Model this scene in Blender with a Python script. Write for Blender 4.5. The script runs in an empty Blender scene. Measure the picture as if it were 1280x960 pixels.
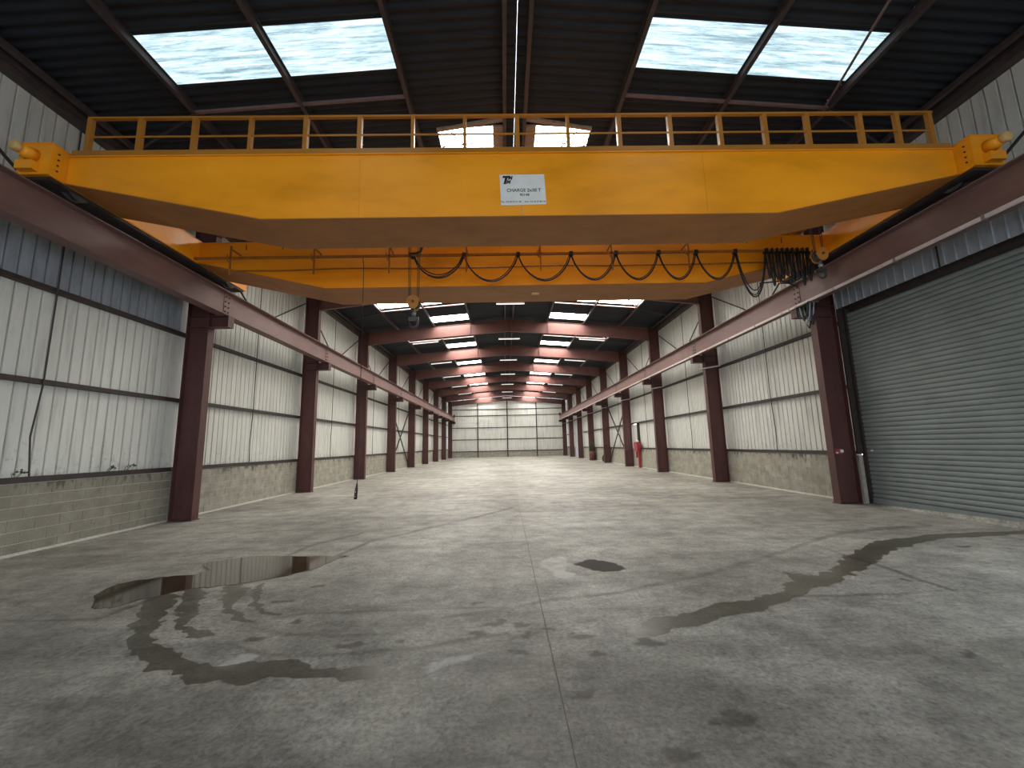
import bpy, bmesh, math, random, json
import numpy as np
from mathutils import Vector, Matrix
random.seed(7); rng = np.random.default_rng(11)
S = bpy.context.scene
COL = S.collection

# ---------------------------------------------------------------- camera
cam = bpy.data.cameras.new('camera'); cam.sensor_fit = 'HORIZONTAL'; cam.sensor_width = 36.0; cam.lens = 14.388
cam.clip_start = 0.05; cam.clip_end = 300
co = bpy.data.objects.new('camera', cam); COL.objects.link(co)
R_, U_, F_ = (0.99961302, -0.01617008, -0.02263501), (0.01998971, -0.14830770, 0.98873922), (0.01934494, 0.98880906, 0.14792707)
co.matrix_world = Matrix(((R_[0], U_[0], -F_[0], -0.34682), (R_[1], U_[1], -F_[1], -10.18513), (R_[2], U_[2], -F_[2], 1.60486), (0, 0, 0, 1)))
S.camera = co

# ---------------------------------------------------------------- light, sky, exposure
SKY = 7.0
SKYLIGHT_FAR, SKYLIGHT_MID, SKYLIGHT_BACK, SKYLIGHT_DIRTY = 27.0, 16.0, 2.2, 1.6  # sheet strengths stepped by bay to brighten the far hall
LAMP = 1.1
S.view_settings.view_transform = 'Standard'; S.view_settings.look = 'None'
S.view_settings.exposure = 0.0; S.view_settings.gamma = 1.0; S.view_settings.use_curve_mapping = False
w = bpy.data.worlds.new('overcast_sky'); S.world = w; w.use_nodes = True
bg = w.node_tree.nodes['Background']; bg.inputs[0].default_value = (0.80, 0.90, 1.0, 1); bg.inputs[1].default_value = SKY

def portal(name, loc, rot, sx, sy):
    l = bpy.data.lights.new(name, 'AREA'); l.shape = 'RECTANGLE'; l.size = sx; l.size_y = sy; l.cycles.is_portal = True
    o = bpy.data.objects.new(name, l); o.location = loc; o.rotation_euler = rot; COL.objects.link(o)
portal('doorway_daylight', (8.7, -9.0, 1.5), (0, math.radians(90), 0), 3.0, 6.0)
portal('rear_doorway_daylight', (0, -18.3, 3.1), (math.radians(90), 0, 0), 8.0, 6.2)

# ---------------------------------------------------------------- helpers
class MB:
    def __init__(s): s.v = []; s.f = []
    def add(s, vs, fs):
        n = len(s.v); s.v += [tuple(p) for p in vs]; s.f += [tuple(i + n for i in f) for f in fs]; return s
    def box(s, x0, x1, y0, y1, z0, z1):
        x0, x1 = min(x0, x1), max(x0, x1); y0, y1 = min(y0, y1), max(y0, y1); z0, z1 = min(z0, z1), max(z0, z1)
        v = [(x0, y0, z0), (x1, y0, z0), (x1, y1, z0), (x0, y1, z0), (x0, y0, z1), (x1, y0, z1), (x1, y1, z1), (x0, y1, z1)]
        return s.add(v, [(3, 2, 1, 0), (4, 5, 6, 7), (0, 1, 5, 4), (1, 2, 6, 5), (2, 3, 7, 6), (3, 0, 4, 7)])
    def prism(s, poly, axis, a0, a1):
        # poly: 2D points in the other two axes (cyclic order), extruded along axis from a0 to a1
        def mk(p, a):
            if axis == 0: return (a, p[0], p[1])
            if axis == 1: return (p[0], a, p[1])
            return (p[0], p[1], a)
        n = len(poly); v = [mk(p, a0) for p in poly] + [mk(p, a1) for p in poly]
        f = [tuple(range(n))[::-1], tuple(range(n, 2 * n))] + [(i, (i + 1) % n, (i + 1) % n + n, i + n) for i in range(n)]
        return s.add(v, f)
    def tube(s, path, r, n=8, cap=True):
        P = [Vector(p) for p in path]; rs = r if isinstance(r, (list, tuple)) else [r] * len(P)
        vs = []; prev = None
        for i, p in enumerate(P):
            t = (P[min(i + 1, len(P) - 1)] - P[max(i - 1, 0)]).normalized()
            if prev is None:
                u = t.orthogonal().normalized()
            else:
                u = (prev - t * prev.dot(t)).normalized()
            prev = u; b = t.cross(u)
            vs += [p + (u * math.cos(2 * math.pi * k / n) + b * math.sin(2 * math.pi * k / n)) * rs[i] for k in range(n)]
        fs = [(i * n + k, i * n + (k + 1) % n, (i + 1) * n + (k + 1) % n, (i + 1) * n + k) for i in range(len(P) - 1) for k in range(n)]
        if cap: fs += [tuple(range(n))[::-1], tuple(range((len(P) - 1) * n, len(P) * n))]
        return s.add(vs, fs)
    def bar(s, a, b, wd, ht, up=(0, 0, 1)):
        a, b = Vector(a), Vector(b); t = (b - a).normalized(); up = Vector(up)
        if abs(t.dot(up)) > .99: up = Vector((0, 1, 0))
        sd = t.cross(up).normalized() * wd / 2; u = sd.cross(t).normalized() * ht / 2
        v = [a - sd - u, a + sd - u, a + sd + u, a - sd + u, b - sd - u, b + sd - u, b + sd + u, b - sd + u]
        return s.add(v, [(0, 1, 2, 3), (7, 6, 5, 4), (0, 4, 5, 1), (1, 5, 6, 2), (2, 6, 7, 3), (3, 7, 4, 0)])
    def disc_stack(s, c, axis, prof, n=16):
        # lathe: prof = [(distance along axis, radius)]
        ax = [Vector((1, 0, 0)), Vector((0, 1, 0)), Vector((0, 0, 1))][axis]
        u = ax.orthogonal().normalized(); b = ax.cross(u); c = Vector(c); vs = []
        for d, r in prof: vs += [c + ax * d + (u * math.cos(2 * math.pi * k / n) + b * math.sin(2 * math.pi * k / n)) * r for k in range(n)]
        m = len(prof)
        fs = [(i * n + k, i * n + (k + 1) % n, (i + 1) * n + (k + 1) % n, (i + 1) * n + k) for i in range(m - 1) for k in range(n)]
        fs += [tuple(range(n))[::-1], tuple(range((m - 1) * n, m * n))]
        return s.add(vs, fs)
    def build(s, name, mat, parent=None, smooth=False, bevel=0):
        me = bpy.data.meshes.new(name); me.from_pydata(s.v, [], s.f)
        bm = bmesh.new(); bm.from_mesh(me); bmesh.ops.recalc_face_normals(bm, faces=bm.faces); bm.to_mesh(me); bm.free()
        if smooth: me.polygons.foreach_set('use_smooth', [True] * len(me.polygons))
        me.materials.append(mat)
        o = bpy.data.objects.new(name, me); COL.objects.link(o)
        if parent is not None:
            o.parent = parent; q = parent; wl = Vector((0, 0, 0))
            while q is not None: wl += Vector(q.location); q = q.parent
            o.location = -wl
        if bevel:
            md = o.modifiers.new('bevel', 'BEVEL'); md.width = bevel; md.segments = 2; md.limit_method = 'ANGLE'
        return o

def empty(name, loc=(0, 0, 0)):
    o = bpy.data.objects.new(name, None); o.location = loc; COL.objects.link(o); o.empty_display_size = .2; return o
def tag(o, label=None, cat=None, group=None, kind=None):
    if label: o['label'] = label
    if cat: o['category'] = cat
    if group: o['group'] = group
    if kind: o['kind'] = kind
    return o
def inst(o, parent, loc):
    c = o.copy(); COL.objects.link(c); c.parent = parent; c.location = loc; return c
ORD = ['first', 'second', 'third', 'fourth', 'fifth', 'sixth', 'seventh', 'eighth', 'ninth', 'tenth']

# ---------------------------------------------------------------- materials
def nt(name):
    m = bpy.data.materials.new(name); m.use_nodes = True
    return m, m.node_tree.nodes, m.node_tree.links, m.node_tree.nodes['Principled BSDF']
def pos_map(N, L, scale):
    g = N.new('ShaderNodeNewGeometry'); mp = N.new('ShaderNodeMapping'); mp.inputs['Scale'].default_value = scale
    L.new(g.outputs['Position'], mp.inputs['Vector']); return mp
def noise(N, L, vec, scale, detail=4, rough=.6):
    n = N.new('ShaderNodeTexNoise'); n.inputs['Scale'].default_value = scale; n.inputs['Detail'].default_value = detail
    n.inputs['Roughness'].default_value = rough; L.new(vec.outputs[0], n.inputs['Vector']); return n
def ramp(N, L, src, stops):
    r = N.new('ShaderNodeValToRGB'); e = r.color_ramp.elements
    while len(e) < len(stops): e.new(.5)
    for i, (p, c) in enumerate(stops):
        e[i].position = p; e[i].color = (*c, 1) if isinstance(c, tuple) else (c, c, c, 1)
    L.new(src, r.inputs[0]); return r
def mixc(N, L, fac, a, b, mode='MIX'):
    m = N.new('ShaderNodeMix'); m.data_type = 'RGBA'; m.blend_type = mode
    if isinstance(fac, (int, float)): m.inputs[0].default_value = fac
    else: L.new(fac, m.inputs[0])
    for s, i in ((a, 6), (b, 7)):
        if isinstance(s, tuple): m.inputs[i].default_value = (*s, 1)
        else: L.new(s, m.inputs[i])
    return m.outputs[2]
def plain(name, col, rough=.6, metal=0.0, var=.25, scale=(1, 1, 1), ns=6, spec=.5, bump=0.0):
    """painted / bare surface: a base colour with a softly mottled, worn variation"""
    m, N, L, P = nt(name)
    mp = pos_map(N, L, scale); n = noise(N, L, mp, ns, 5, .65)
    lo = tuple(c * (1 - var) for c in col); hi = tuple(min(1, c * (1 + var)) for c in col)
    r = ramp(N, L, n.outputs['Fac'], [(.3, lo), (.7, hi)]); L.new(r.outputs[0], P.inputs['Base Color'])
    P.inputs['Roughness'].default_value = rough; P.inputs['Metallic'].default_value = metal
    P.inputs['Specular IOR Level'].default_value = spec
    if bump:
        b = N.new('ShaderNodeBump'); b.inputs['Strength'].default_value = bump; b.inputs['Distance'].default_value = .01
        L.new(n.outputs['Fac'], b.inputs['Height']); L.new(b.outputs[0], P.inputs['Normal'])
    return m
M = {}
M['red'] = plain('red_oxide_paint', (.085, .031, .028), .55, var=.22, scale=(1, 1, .4), ns=5)
M['rafter'] = plain('rafter_red_paint', (.155, .063, .054), .55, var=.14, scale=(.6, 1, 1), ns=3)
M['rail'] = plain('dusty_red_beam_paint', (.18, .098, .088), .5, var=.16, scale=(1, .3, 1), ns=4)
M['dark'] = plain('dark_brown_steel', (.035, .024, .022), .6, var=.35, ns=8)
M['purlin'] = plain('dark_purlin_steel', (.055, .040, .040), .55, var=.3, ns=4)
M['strut'] = plain('pink_brown_strut_steel', (.16, .10, .095), .5, var=.2)
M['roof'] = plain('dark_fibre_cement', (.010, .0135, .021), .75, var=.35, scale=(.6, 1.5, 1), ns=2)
M['steel'] = plain('rail_steel', (.30, .28, .27), .35, metal=.7, var=.2)
M['galv'] = plain('pale_pink_conductor_housing', (.62, .52, .50), .4, var=.12)
M['black'] = plain('black_rubber', (.012, .012, .013), .45, var=.2)
M['rope'] = plain('oily_wire_rope', (.05, .03, .015), .5, var=.3, ns=60)
M['hook'] = plain('dark_forged_steel', (.06, .06, .062), .4, metal=.5, var=.3)
M['white'] = plain('white_enamel', (.75, .75, .73), .35, var=.06)
M['socketred'] = plain('red_plastic', (.35, .05, .06), .4, var=.15)
M['fire'] = plain('fire_red_paint', (.30, .022, .026), .35, var=.2, ns=20)
M['header'] = plain('blue_grey_cladding', (.34, .37, .42), .45, var=.22, scale=(1, 1, .25), ns=5)
M['lilac'] = plain('pale_lilac_door_paint', (.55, .53, .62), .5, var=.08)
M['slat'] = plain('grey_green_slat_paint', (.20, .225, .22), .6, var=.13, scale=(1, .5, .7), ns=3)
M['leaf'] = plain('weed_leaf_green', (.045, .075, .020), .6, var=.5, ns=30)
M['rust'] = plain('rusty_drum_brown', (.10, .032, .022), .7, var=.5, ns=12)
M['wood'] = plain('weathered_board', (.30, .23, .19), .7, var=.3, scale=(1, 6, 1), ns=8)
M['render'] = plain('pale_cement_render', (.36, .34, .30), .85, var=.25, ns=5, bump=.3)

def yellow_mat(name, base):
    m, N, L, P = nt(name)
    mp = pos_map(N, L, (.35, 1, 1)); n1 = noise(N, L, mp, 1.6, 6, .6)
    r = ramp(N, L, n1.outputs['Fac'], [(.3, tuple(c * .82 for c in base)), (.5, base), (.72, tuple(min(1, c * 1.12) for c in base))])
    mp2 = pos_map(N, L, (6, 6, 1.2)); n2 = noise(N, L, mp2, 3, 6, .75)
    r2 = ramp(N, L, n2.outputs['Fac'], [(.66, 0.0), (.74, 1.0)])
    c = mixc(N, L, r2.outputs[0], r.outputs[0], tuple(x * .62 for x in base))
    L.new(c, P.inputs['Base Color'])
    rr = ramp(N, L, n1.outputs['Fac'], [(.3, .28), (.7, .5)]); L.new(rr.outputs[0], P.inputs['Roughness'])
    return m
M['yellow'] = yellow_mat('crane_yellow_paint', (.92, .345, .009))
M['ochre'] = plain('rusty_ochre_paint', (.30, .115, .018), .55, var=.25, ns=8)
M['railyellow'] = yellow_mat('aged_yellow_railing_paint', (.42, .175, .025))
M['shade_yellow'] = plain('shaded_brown_yellow_paint', (.33, .125, .024), .6, var=.18, scale=(.5, 1, 1), ns=3)  # darker copy of the crane yellow; shade of the girder undersides painted in
M['buff'] = plain('faded_buff_paint', (.62, .40, .16), .5, var=.15)

def cladding_mat():
    m, N, L, P = nt('white_steel_cladding')
    mp = pos_map(N, L, (2.2, 2.2, .22)); n = noise(N, L, mp, 2.4, 6, .65)           # vertical run-off streaks
    r = ramp(N, L, n.outputs['Fac'], [(.25, (.43, .43, .40)), (.48, (.64, .64, .60)), (.75, (.70, .70, .67))])
    mp2 = pos_map(N, L, (1, 1, 1)); n2 = noise(N, L, mp2, 9, 6, .7)
    g = N.new('ShaderNodeNewGeometry'); sx = N.new('ShaderNodeSeparateXYZ'); L.new(g.outputs['Position'], sx.inputs[0])
    mr = N.new('ShaderNodeMapRange'); mr.inputs[1].default_value = 2.1; mr.inputs[2].default_value = 1.15; mr.inputs[3].default_value = 0; mr.inputs[4].default_value = .16
    L.new(sx.outputs['Z'], mr.inputs[0])
    ad = N.new('ShaderNodeMath'); ad.operation = 'ADD'; L.new(n2.outputs['Fac'], ad.inputs[0]); L.new(mr.outputs[0], ad.inputs[1])
    r2 = ramp(N, L, ad.outputs[0], [(.66, 0.0), (.80, .6)])                      # algae and splashes, mostly near the sill
    c = mixc(N, L, r2.outputs[0], r.outputs[0], (.20, .20, .15)); L.new(c, P.inputs['Base Color'])
    P.inputs['Roughness'].default_value = .5
    return m
M['clad'] = cladding_mat()

def block_mat(name, base, pale, k=1.0):
    m, N, L, P = nt(name)
    oi = N.new('ShaderNodeObjectInfo')
    mp = pos_map(N, L, (1, 1, 1)); n = noise(N, L, mp, 3.2, 6, .7); n2 = noise(N, L, mp, 45, 4, .7)
    r = ramp(N, L, n.outputs['Fac'], [(.3, tuple(c * .78 for c in base)), (.5, base), (.72, pale)])
    r2 = ramp(N, L, n2.outputs['Fac'], [(.25, .72), (.75, 1.15)])
    c = mixc(N, L, 1.0, r.outputs[0], r2.outputs[0], 'MULTIPLY')
    g = N.new('ShaderNodeNewGeometry'); sx = N.new('ShaderNodeSeparateXYZ'); L.new(g.outputs['Position'], sx.inputs[0])
    mz = N.new('ShaderNodeMapRange'); L.new(sx.outputs['Z'], mz.inputs[0]); mz.inputs[1].default_value = .80; mz.inputs[2].default_value = 1.17; mz.inputs[4].default_value = .22
    nd = noise(N, L, pos_map(N, L, (3, 3, .8)), 3.0, 5, .7)                         # moss and rust dribbling down from the sill
    ad = N.new('ShaderNodeMath'); ad.operation = 'ADD'; L.new(nd.outputs['Fac'], ad.inputs[0]); L.new(mz.outputs[0], ad.inputs[1])
    rd = ramp(N, L, ad.outputs[0], [(.68, 0.0), (.78, .85)]); c = mixc(N, L, rd.outputs[0], c, (.07, .062, .042))
    ro = ramp(N, L, oi.outputs['Random'], [(0, .93), (1, 1.06)])
    c = mixc(N, L, 1.0, c, ro.outputs[0], 'MULTIPLY'); L.new(c, P.inputs['Base Color'])
    P.inputs['Roughness'].default_value = .9; P.inputs['Specular IOR Level'].default_value = .2
    b = N.new('ShaderNodeBump'); b.inputs['Strength'].default_value = .5; b.inputs['Distance'].default_value = .006
    L.new(n2.outputs['Fac'], b.inputs['Height']); L.new(b.outputs[0], P.inputs['Normal'])
    return m
M['block'] = block_mat('grey_concrete_block', (.265, .242, .192), (.35, .325, .27))
M['block_pale'] = block_mat('pale_concrete_block', (.36, .34, .285), (.47, .45, .39))
M['mortar'] = plain('pale_mortar', (.46, .445, .39), .95, var=.2, ns=20)

def floor_mat():
    m, N, L, P = nt('worn_concrete_floor')
    mp = pos_map(N, L, (1, 1, 1))
    n1 = noise(N, L, mp, .35, 6, .6); n2 = noise(N, L, mp, 2.3, 7, .72); n3 = noise(N, L, mp, 28, 5, .75)
    mps = pos_map(N, L, (.35, 2.2, 1)); n4 = noise(N, L, mps, 1.1, 7, .7)
    r1 = ramp(N, L, n1.outputs['Fac'], [(.38, (.25, .236, .206)), (.5, (.335, .318, .28)), (.62, (.41, .392, .348))])
    r2 = ramp(N, L, n2.outputs['Fac'], [(.36, .70), (.5, .97), (.64, 1.20)])
    c = mixc(N, L, 1.0, r1.outputs[0], r2.outputs[0], 'MULTIPLY')
    r3 = ramp(N, L, n3.outputs['Fac'], [(.38, .70), (.5, 1.0), (.62, 1.24)])
    c = mixc(N, L, 1.0, c, r3.outputs[0], 'MULTIPLY')
    r4 = ramp(N, L, n4.outputs['Fac'], [(.36, .74), (.5, .98), (.64, 1.16)])
    c = mixc(N, L, 1.0, c, r4.outputs[0], 'MULTIPLY')
    def att(nm):
        a = N.new('ShaderNodeAttribute'); a.attribute_name = nm; return a.outputs['Fac']
    def crisp(nm, amp=.45, lo=.30, hi=.46):
        # break the edge of a mark up with fine concrete texture
        a = N.new('ShaderNodeMath'); a.operation = 'MULTIPLY_ADD'; a.inputs[1].default_value = amp; L.new(n3.outputs['Fac'], a.inputs[0]); L.new(att(nm), a.inputs[2])
        b = N.new('ShaderNodeMath'); b.operation = 'SUBTRACT'; L.new(a.outputs[0], b.inputs[0]); b.inputs[1].default_value = amp / 2
        m = N.new('ShaderNodeMapRange'); L.new(b.outputs[0], m.inputs[0]); m.inputs[1].default_value = lo; m.inputs[2].default_value = hi; return m.outputs[0]
    wetf = crisp('wet')
    n5 = noise(N, L, mp, 7.5, 8, .78); r5 = ramp(N, L, n5.outputs['Fac'], [(.36, .66), (.46, .97), (.56, 1.03), (.66, 1.28)])
    c = mixc(N, L, .85, c, r5.outputs[0], 'MULTIPLY')
    n6 = noise(N, L, mp, 4.2, 9, .8); r6 = ramp(N, L, n6.outputs['Fac'], [(.57, 0.0), (.66, .6)])
    c = mixc(N, L, r6.outputs[0], c, (.43, .42, .39))
    n7 = noise(N, L, mp, 16, 3, .6); r7 = ramp(N, L, n7.outputs['Fac'], [(.64, 0.0), (.70, .6)])
    c = mixc(N, L, r7.outputs[0], c, (.10, .095, .085))
    c = mixc(N, L, crisp('pale', .5, .25, .75), c, (.50, .49, .46))
    cs = mixc(N, L, 1.0, c, (.32, .31, .29), 'MULTIPLY'); c = mixc(N, L, att('stain_shade'), c, cs)
    cw = mixc(N, L, 1.0, c, (.30, .287, .245), 'MULTIPLY'); c = mixc(N, L, wetf, c, cw)
    c = mixc(N, L, crisp('grime', .4, .3, .7), c, (.022, .015, .010))
    L.new(c, P.inputs['Base Color'])
    rr = ramp(N, L, n2.outputs['Fac'], [(.3, .62), (.7, .46)])
    mx = N.new('ShaderNodeMix'); L.new(wetf, mx.inputs[0]); L.new(rr.outputs[0], mx.inputs[2]); mx.inputs[3].default_value = .30
    L.new(mx.outputs[0], P.inputs['Roughness']); sp = N.new('ShaderNodeMapRange'); L.new(att('grime'), sp.inputs[0]); sp.inputs[3].default_value = .45; sp.inputs[4].default_value = .05; L.new(sp.outputs[0], P.inputs['Specular IOR Level'])
    b = N.new('ShaderNodeBump'); b.inputs['Strength'].default_value = .25; b.inputs['Distance'].default_value = .006
    L.new(n3.outputs['Fac'], b.inputs['Height']); L.new(b.outputs[0], P.inputs['Normal'])
    return m
M['floor'] = floor_mat()

def water_mat():
    m, N, L, P = nt('shallow_muddy_water')
    mp = pos_map(N, L, (1, 1, 1)); n = noise(N, L, mp, 1.8, 4, .6)
    r = ramp(N, L, n.outputs['Fac'], [(.3, (.030, .019, .009)), (.7, (.075, .058, .036))]); L.new(r.outputs[0], P.inputs['Base Color'])
    P.inputs['Roughness'].default_value = .06; P.inputs['Specular Tint'].default_value = (.95, .78, .55, 1); P.inputs['IOR'].default_value = 1.33; P.inputs['Specular IOR Level'].default_value = .6
    return m
M['water'] = water_mat()

def skylight_mat(name, strength, dirt):
    """daylight coming through a translucent, algae-streaked corrugated sheet"""
    m, N, L, P = nt(name); N.remove(P)
    out = N['Material Output']; em = N.new('ShaderNodeEmission'); L.new(em.outputs[0], out.inputs[0])
    mp = pos_map(N, L, (.7, 9, 1)); n = noise(N, L, mp, 1.6, 7, .75)
    lo = max(0, .36 - dirt * .1)
    r = ramp(N, L, n.outputs['Fac'], [(.36, (1 - .78 * dirt, 1 - .70 * dirt, 1 - .66 * dirt)), (.52, (1 - .42 * dirt, 1 - .32 * dirt, 1 - .28 * dirt)), (.68, (1, 1, 1))])
    c = mixc(N, L, 1.0, r.outputs[0], (.86, .97, 1.0) if dirt > .5 else (1.0, .955, .87), 'MULTIPLY')
    L.new(c, em.inputs[0]); em.inputs[1].default_value = strength
    return m
M['sky_far'] = skylight_mat('translucent_sheet_far', SKYLIGHT_FAR, .15)
M['sky_mid'] = skylight_mat('translucent_sheet_mid', SKYLIGHT_MID, .2)
M['sky_back'] = skylight_mat('translucent_sheet_back', SKYLIGHT_BACK, .4)
M['sky_dirty'] = skylight_mat('translucent_sheet_mossy', SKYLIGHT_DIRTY, 1.0)
def emit(name, col, st):
    m, N, L, P = nt(name); P.inputs['Base Color'].default_value = (.8, .8, .8, 1)
    P.inputs['Emission Color'].default_value = (*col, 1); P.inputs['Emission Strength'].default_value = st; return m
M['tube'] = emit('lit_fluorescent_tube', (1, .93, .88), LAMP)

# ---------------------------------------------------------------- floor
MK = json.loads('''{"wet": [[[-4.62, -4.77], [-4.25, -5.38], [-4.01, -5.84], [-3.51, -6.45], [-3.05, -6.77], [-2.73, -6.92], [-2.46, -7.01], [-2.13, -6.99], [-1.87, -6.98], [-1.6, -7.01], [-1.38, -6.99], [-1.26, -6.92], [-1.27, -6.88], [-1.43, -6.87], [-1.67, -6.83], [-1.98, -6.74], [-2.29, -6.73], [-2.65, -6.74], [-2.91, -6.62], [-3.23, -6.43], [-3.47, -6.25], [-3.58, -6.11], [-3.73, -5.78], [-4.0, -5.27]], [[-4.28, -4.72], [-3.82, -5.47], [-3.5, -5.93], [-3.16, -6.25], [-2.96, -6.32], [-3.01, -6.22], [-3.24, -6.07], [-3.4, -5.9], [-3.56, -5.64], [-3.8, -5.1]], [[-3.94, -4.52], [-3.54, -5.26], [-3.24, -5.7], [-2.98, -5.92], [-2.78, -6.05], [-2.81, -6.0], [-3.03, -5.79], [-3.2, -5.58], [-3.28, -5.45], [-3.35, -5.08]], [[-3.45, -4.78], [-3.27, -5.22], [-3.02, -5.6], [-2.76, -5.82], [-2.59, -5.89], [-2.61, -5.83], [-2.8, -5.73], [-3.03, -5.51], [-3.18, -5.27], [-3.35, -4.88]], [[0.7, -6.44], [0.83, -6.5], [1.2, -6.35], [1.63, -6.21], [2.17, -6.0], [2.54, -5.82], [2.96, -5.6], [3.51, -5.27], [4.09, -4.88], [4.9, -4.32], [5.77, -3.81], [6.7, -3.52], [8.06, -3.43], [8.4, -3.16], [7.04, -3.21], [6.19, -3.38], [5.51, -3.58], [4.63, -4.12], [3.84, -4.74], [3.25, -5.13], [2.79, -5.39], [2.36, -5.66], [1.81, -5.81], [1.29, -6.07], [0.91, -6.2], [0.72, -6.37]], [[2.94, -5.21], [3.04, -5.32], [2.99, -5.49], [3.13, -5.36], [3.25, -5.07], [3.09, -5.01]]], "thin": [[[-0.99, -6.03], [-0.31, -5.85], [0.1, -5.68], [0.86, -5.51], [1.7, -5.18], [2.56, -4.75], [3.57, -4.17], [4.3, -3.65], [5.31, -3.11], [6.25, -2.83], [7.18, -2.76], [7.39, -2.56], [6.46, -2.6], [5.49, -2.88], [4.44, -3.44], [3.68, -3.98], [2.63, -4.58], [1.75, -5.04], [0.88, -5.42], [0.11, -5.6], [-0.31, -5.79], [-1.0, -5.98]], [[2.56, -5.76], [3.16, -5.79], [3.8, -5.77], [4.32, -5.72], [4.37, -5.68], [3.87, -5.71], [3.22, -5.72], [2.6, -5.7]], [[4.3, -3.72], [4.24, -4.31], [4.29, -4.76], [4.27, -5.34], [4.26, -5.78], [4.31, -5.74], [4.36, -5.27], [4.38, -4.67], [4.34, -4.2], [4.37, -3.63]], [[-0.32, -6.49], [-0.11, -6.4], [0.1, -6.36], [0.42, -6.17], [0.42, -6.14], [0.1, -6.32], [-0.11, -6.33], [-0.33, -6.43]], [[-2.72, -6.46], [-2.23, -6.63], [-1.67, -6.69], [-1.03, -6.6], [-0.32, -6.37], [-0.32, -6.33], [-1.05, -6.54], [-1.69, -6.63], [-2.26, -6.58], [-2.74, -6.42]], [[-2.82, -6.03], [-2.44, -6.25], [-1.87, -6.36], [-1.3, -6.32], [-1.31, -6.28], [-1.89, -6.3], [-2.47, -6.19], [-2.85, -5.98]], [[-2.6, -5.89], [-2.21, -5.82], [-1.43, -5.81], [-0.31, -5.82], [-0.31, -5.78], [-1.44, -5.75], [-2.24, -5.76], [-2.64, -5.83]], [[-3.72, -3.62], [-3.59, -2.84], [-3.07, -2.0], [-3.14, -1.82], [-3.69, -2.67], [-3.79, -3.5]], [[-2.9, -3.66], [-2.69, -2.71], [-2.2, -2.15], [-0.95, -0.45], [-0.2, 0.66], [-0.21, 0.86], [-0.98, -0.23], [-2.25, -1.97], [-2.76, -2.53], [-2.95, -3.55]], [[-4.4, -5.84], [-4.34, -5.57], [-4.25, -5.2], [-4.32, -5.12], [-4.43, -5.48], [-4.45, -5.79]], [[-5.36, -5.77], [-4.85, -5.81], [-4.4, -5.82], [-4.44, -5.78], [-4.91, -5.76], [-5.41, -5.73]], [[-0.75, -6.0], [-0.51, -5.93], [-0.27, -5.85], [-0.27, -5.79], [-0.51, -5.84], [-0.76, -5.92]]], "puddle": [[-4.76, -5.45], [-5.08, -5.1], [-5.22, -4.7], [-5.08, -4.53], [-4.81, -4.43], [-4.53, -4.38], [-4.44, -4.18], [-4.75, -3.89], [-4.76, -3.72], [-4.44, -3.62], [-4.24, -3.46], [-3.73, -3.56], [-3.19, -3.62], [-2.77, -3.62], [-2.84, -3.83], [-2.94, -4.18], [-3.13, -4.45], [-3.41, -4.68], [-3.66, -4.84], [-3.95, -4.9], [-4.14, -4.96], [-4.31, -5.16], [-4.43, -5.27], [-4.51, -5.47], [-4.65, -5.5]], "pale": [[[0.06, -4.32], [0.29, -4.03], [0.54, -4.05], [0.48, -4.4], [0.40, -4.62], [0.5, -4.8], [0.45, -5.0], [0.2, -4.85]], [[-2.6, -6.73], [-2.57, -6.59], [-2.35, -6.63], [-2.37, -6.8], [-2.44, -6.83]], [[-1.03, -6.92], [-0.82, -6.75], [-0.58, -6.64], [-0.51, -6.72], [-0.74, -6.87], [-0.91, -6.95]]], "hole": [[[0.52, -4.41], [0.77, -4.2], [1.01, -4.22], [1.15, -4.47], [1.17, -4.65], [0.96, -4.76], [0.78, -4.68]]], "tail": [[[0.37, -4.28], [0.66, -4.23], [0.79, -4.4], [0.61, -4.49]]], "floor_shade": [[[3.98, -6.65], [3.78, -6.71], [3.48, -6.74], [2.82, -6.9], [2.46, -7.0], [2.12, -7.11], [2.23, -7.24], [2.36, -7.5], [2.41, -7.84]]], "dark": [[[-3.45, -7.37], [-3.37, -7.18], [-3.02, -7.11], [-2.65, -7.04], [-1.88, -7.34], [-1.49, -7.81], [-3.02, -7.73]]], "specks": [[-2.37, -6.0], [-2.55, -6.36], [-1.69, -6.47], [-1.26, -6.45], [-0.64, -6.33], [-0.5, -6.16], [-0.72, -5.66], [-1.81, -2.45], [-2.77, -5.43], [-2.61, -5.01], [-3.81, -5.34], [0.28, -6.5], [0.31, -6.8], [0.14, -7.29], [0.75, -6.64], [-0.27, -6.23], [-0.01, -6.33], [6.32, -4.03], [4.17, -5.36], [0.51, -7.8], [0.94, -7.57], [3.08, -6.92], [1.54, 0.13], [-0.26, -6.7], [-0.19, -6.43]]}''')
def vnoise(x, y, sc, seed):
    r = np.random.default_rng(seed); g = r.random((128, 128)); X = x * sc + 500; Y = y * sc + 500
    xi = np.floor(X).astype(int); yi = np.floor(Y).astype(int); fx = X - xi; fy = Y - yi
    fx = fx * fx * (3 - 2 * fx); fy = fy * fy * (3 - 2 * fy)
    a = g[xi % 128, yi % 128]; b = g[(xi + 1) % 128, yi % 128]; c = g[xi % 128, (yi + 1) % 128]; d = g[(xi + 1) % 128, (yi + 1) % 128]
    return (a * (1 - fx) + b * fx) * (1 - fy) + (c * (1 - fx) + d * fx) * fy
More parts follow.
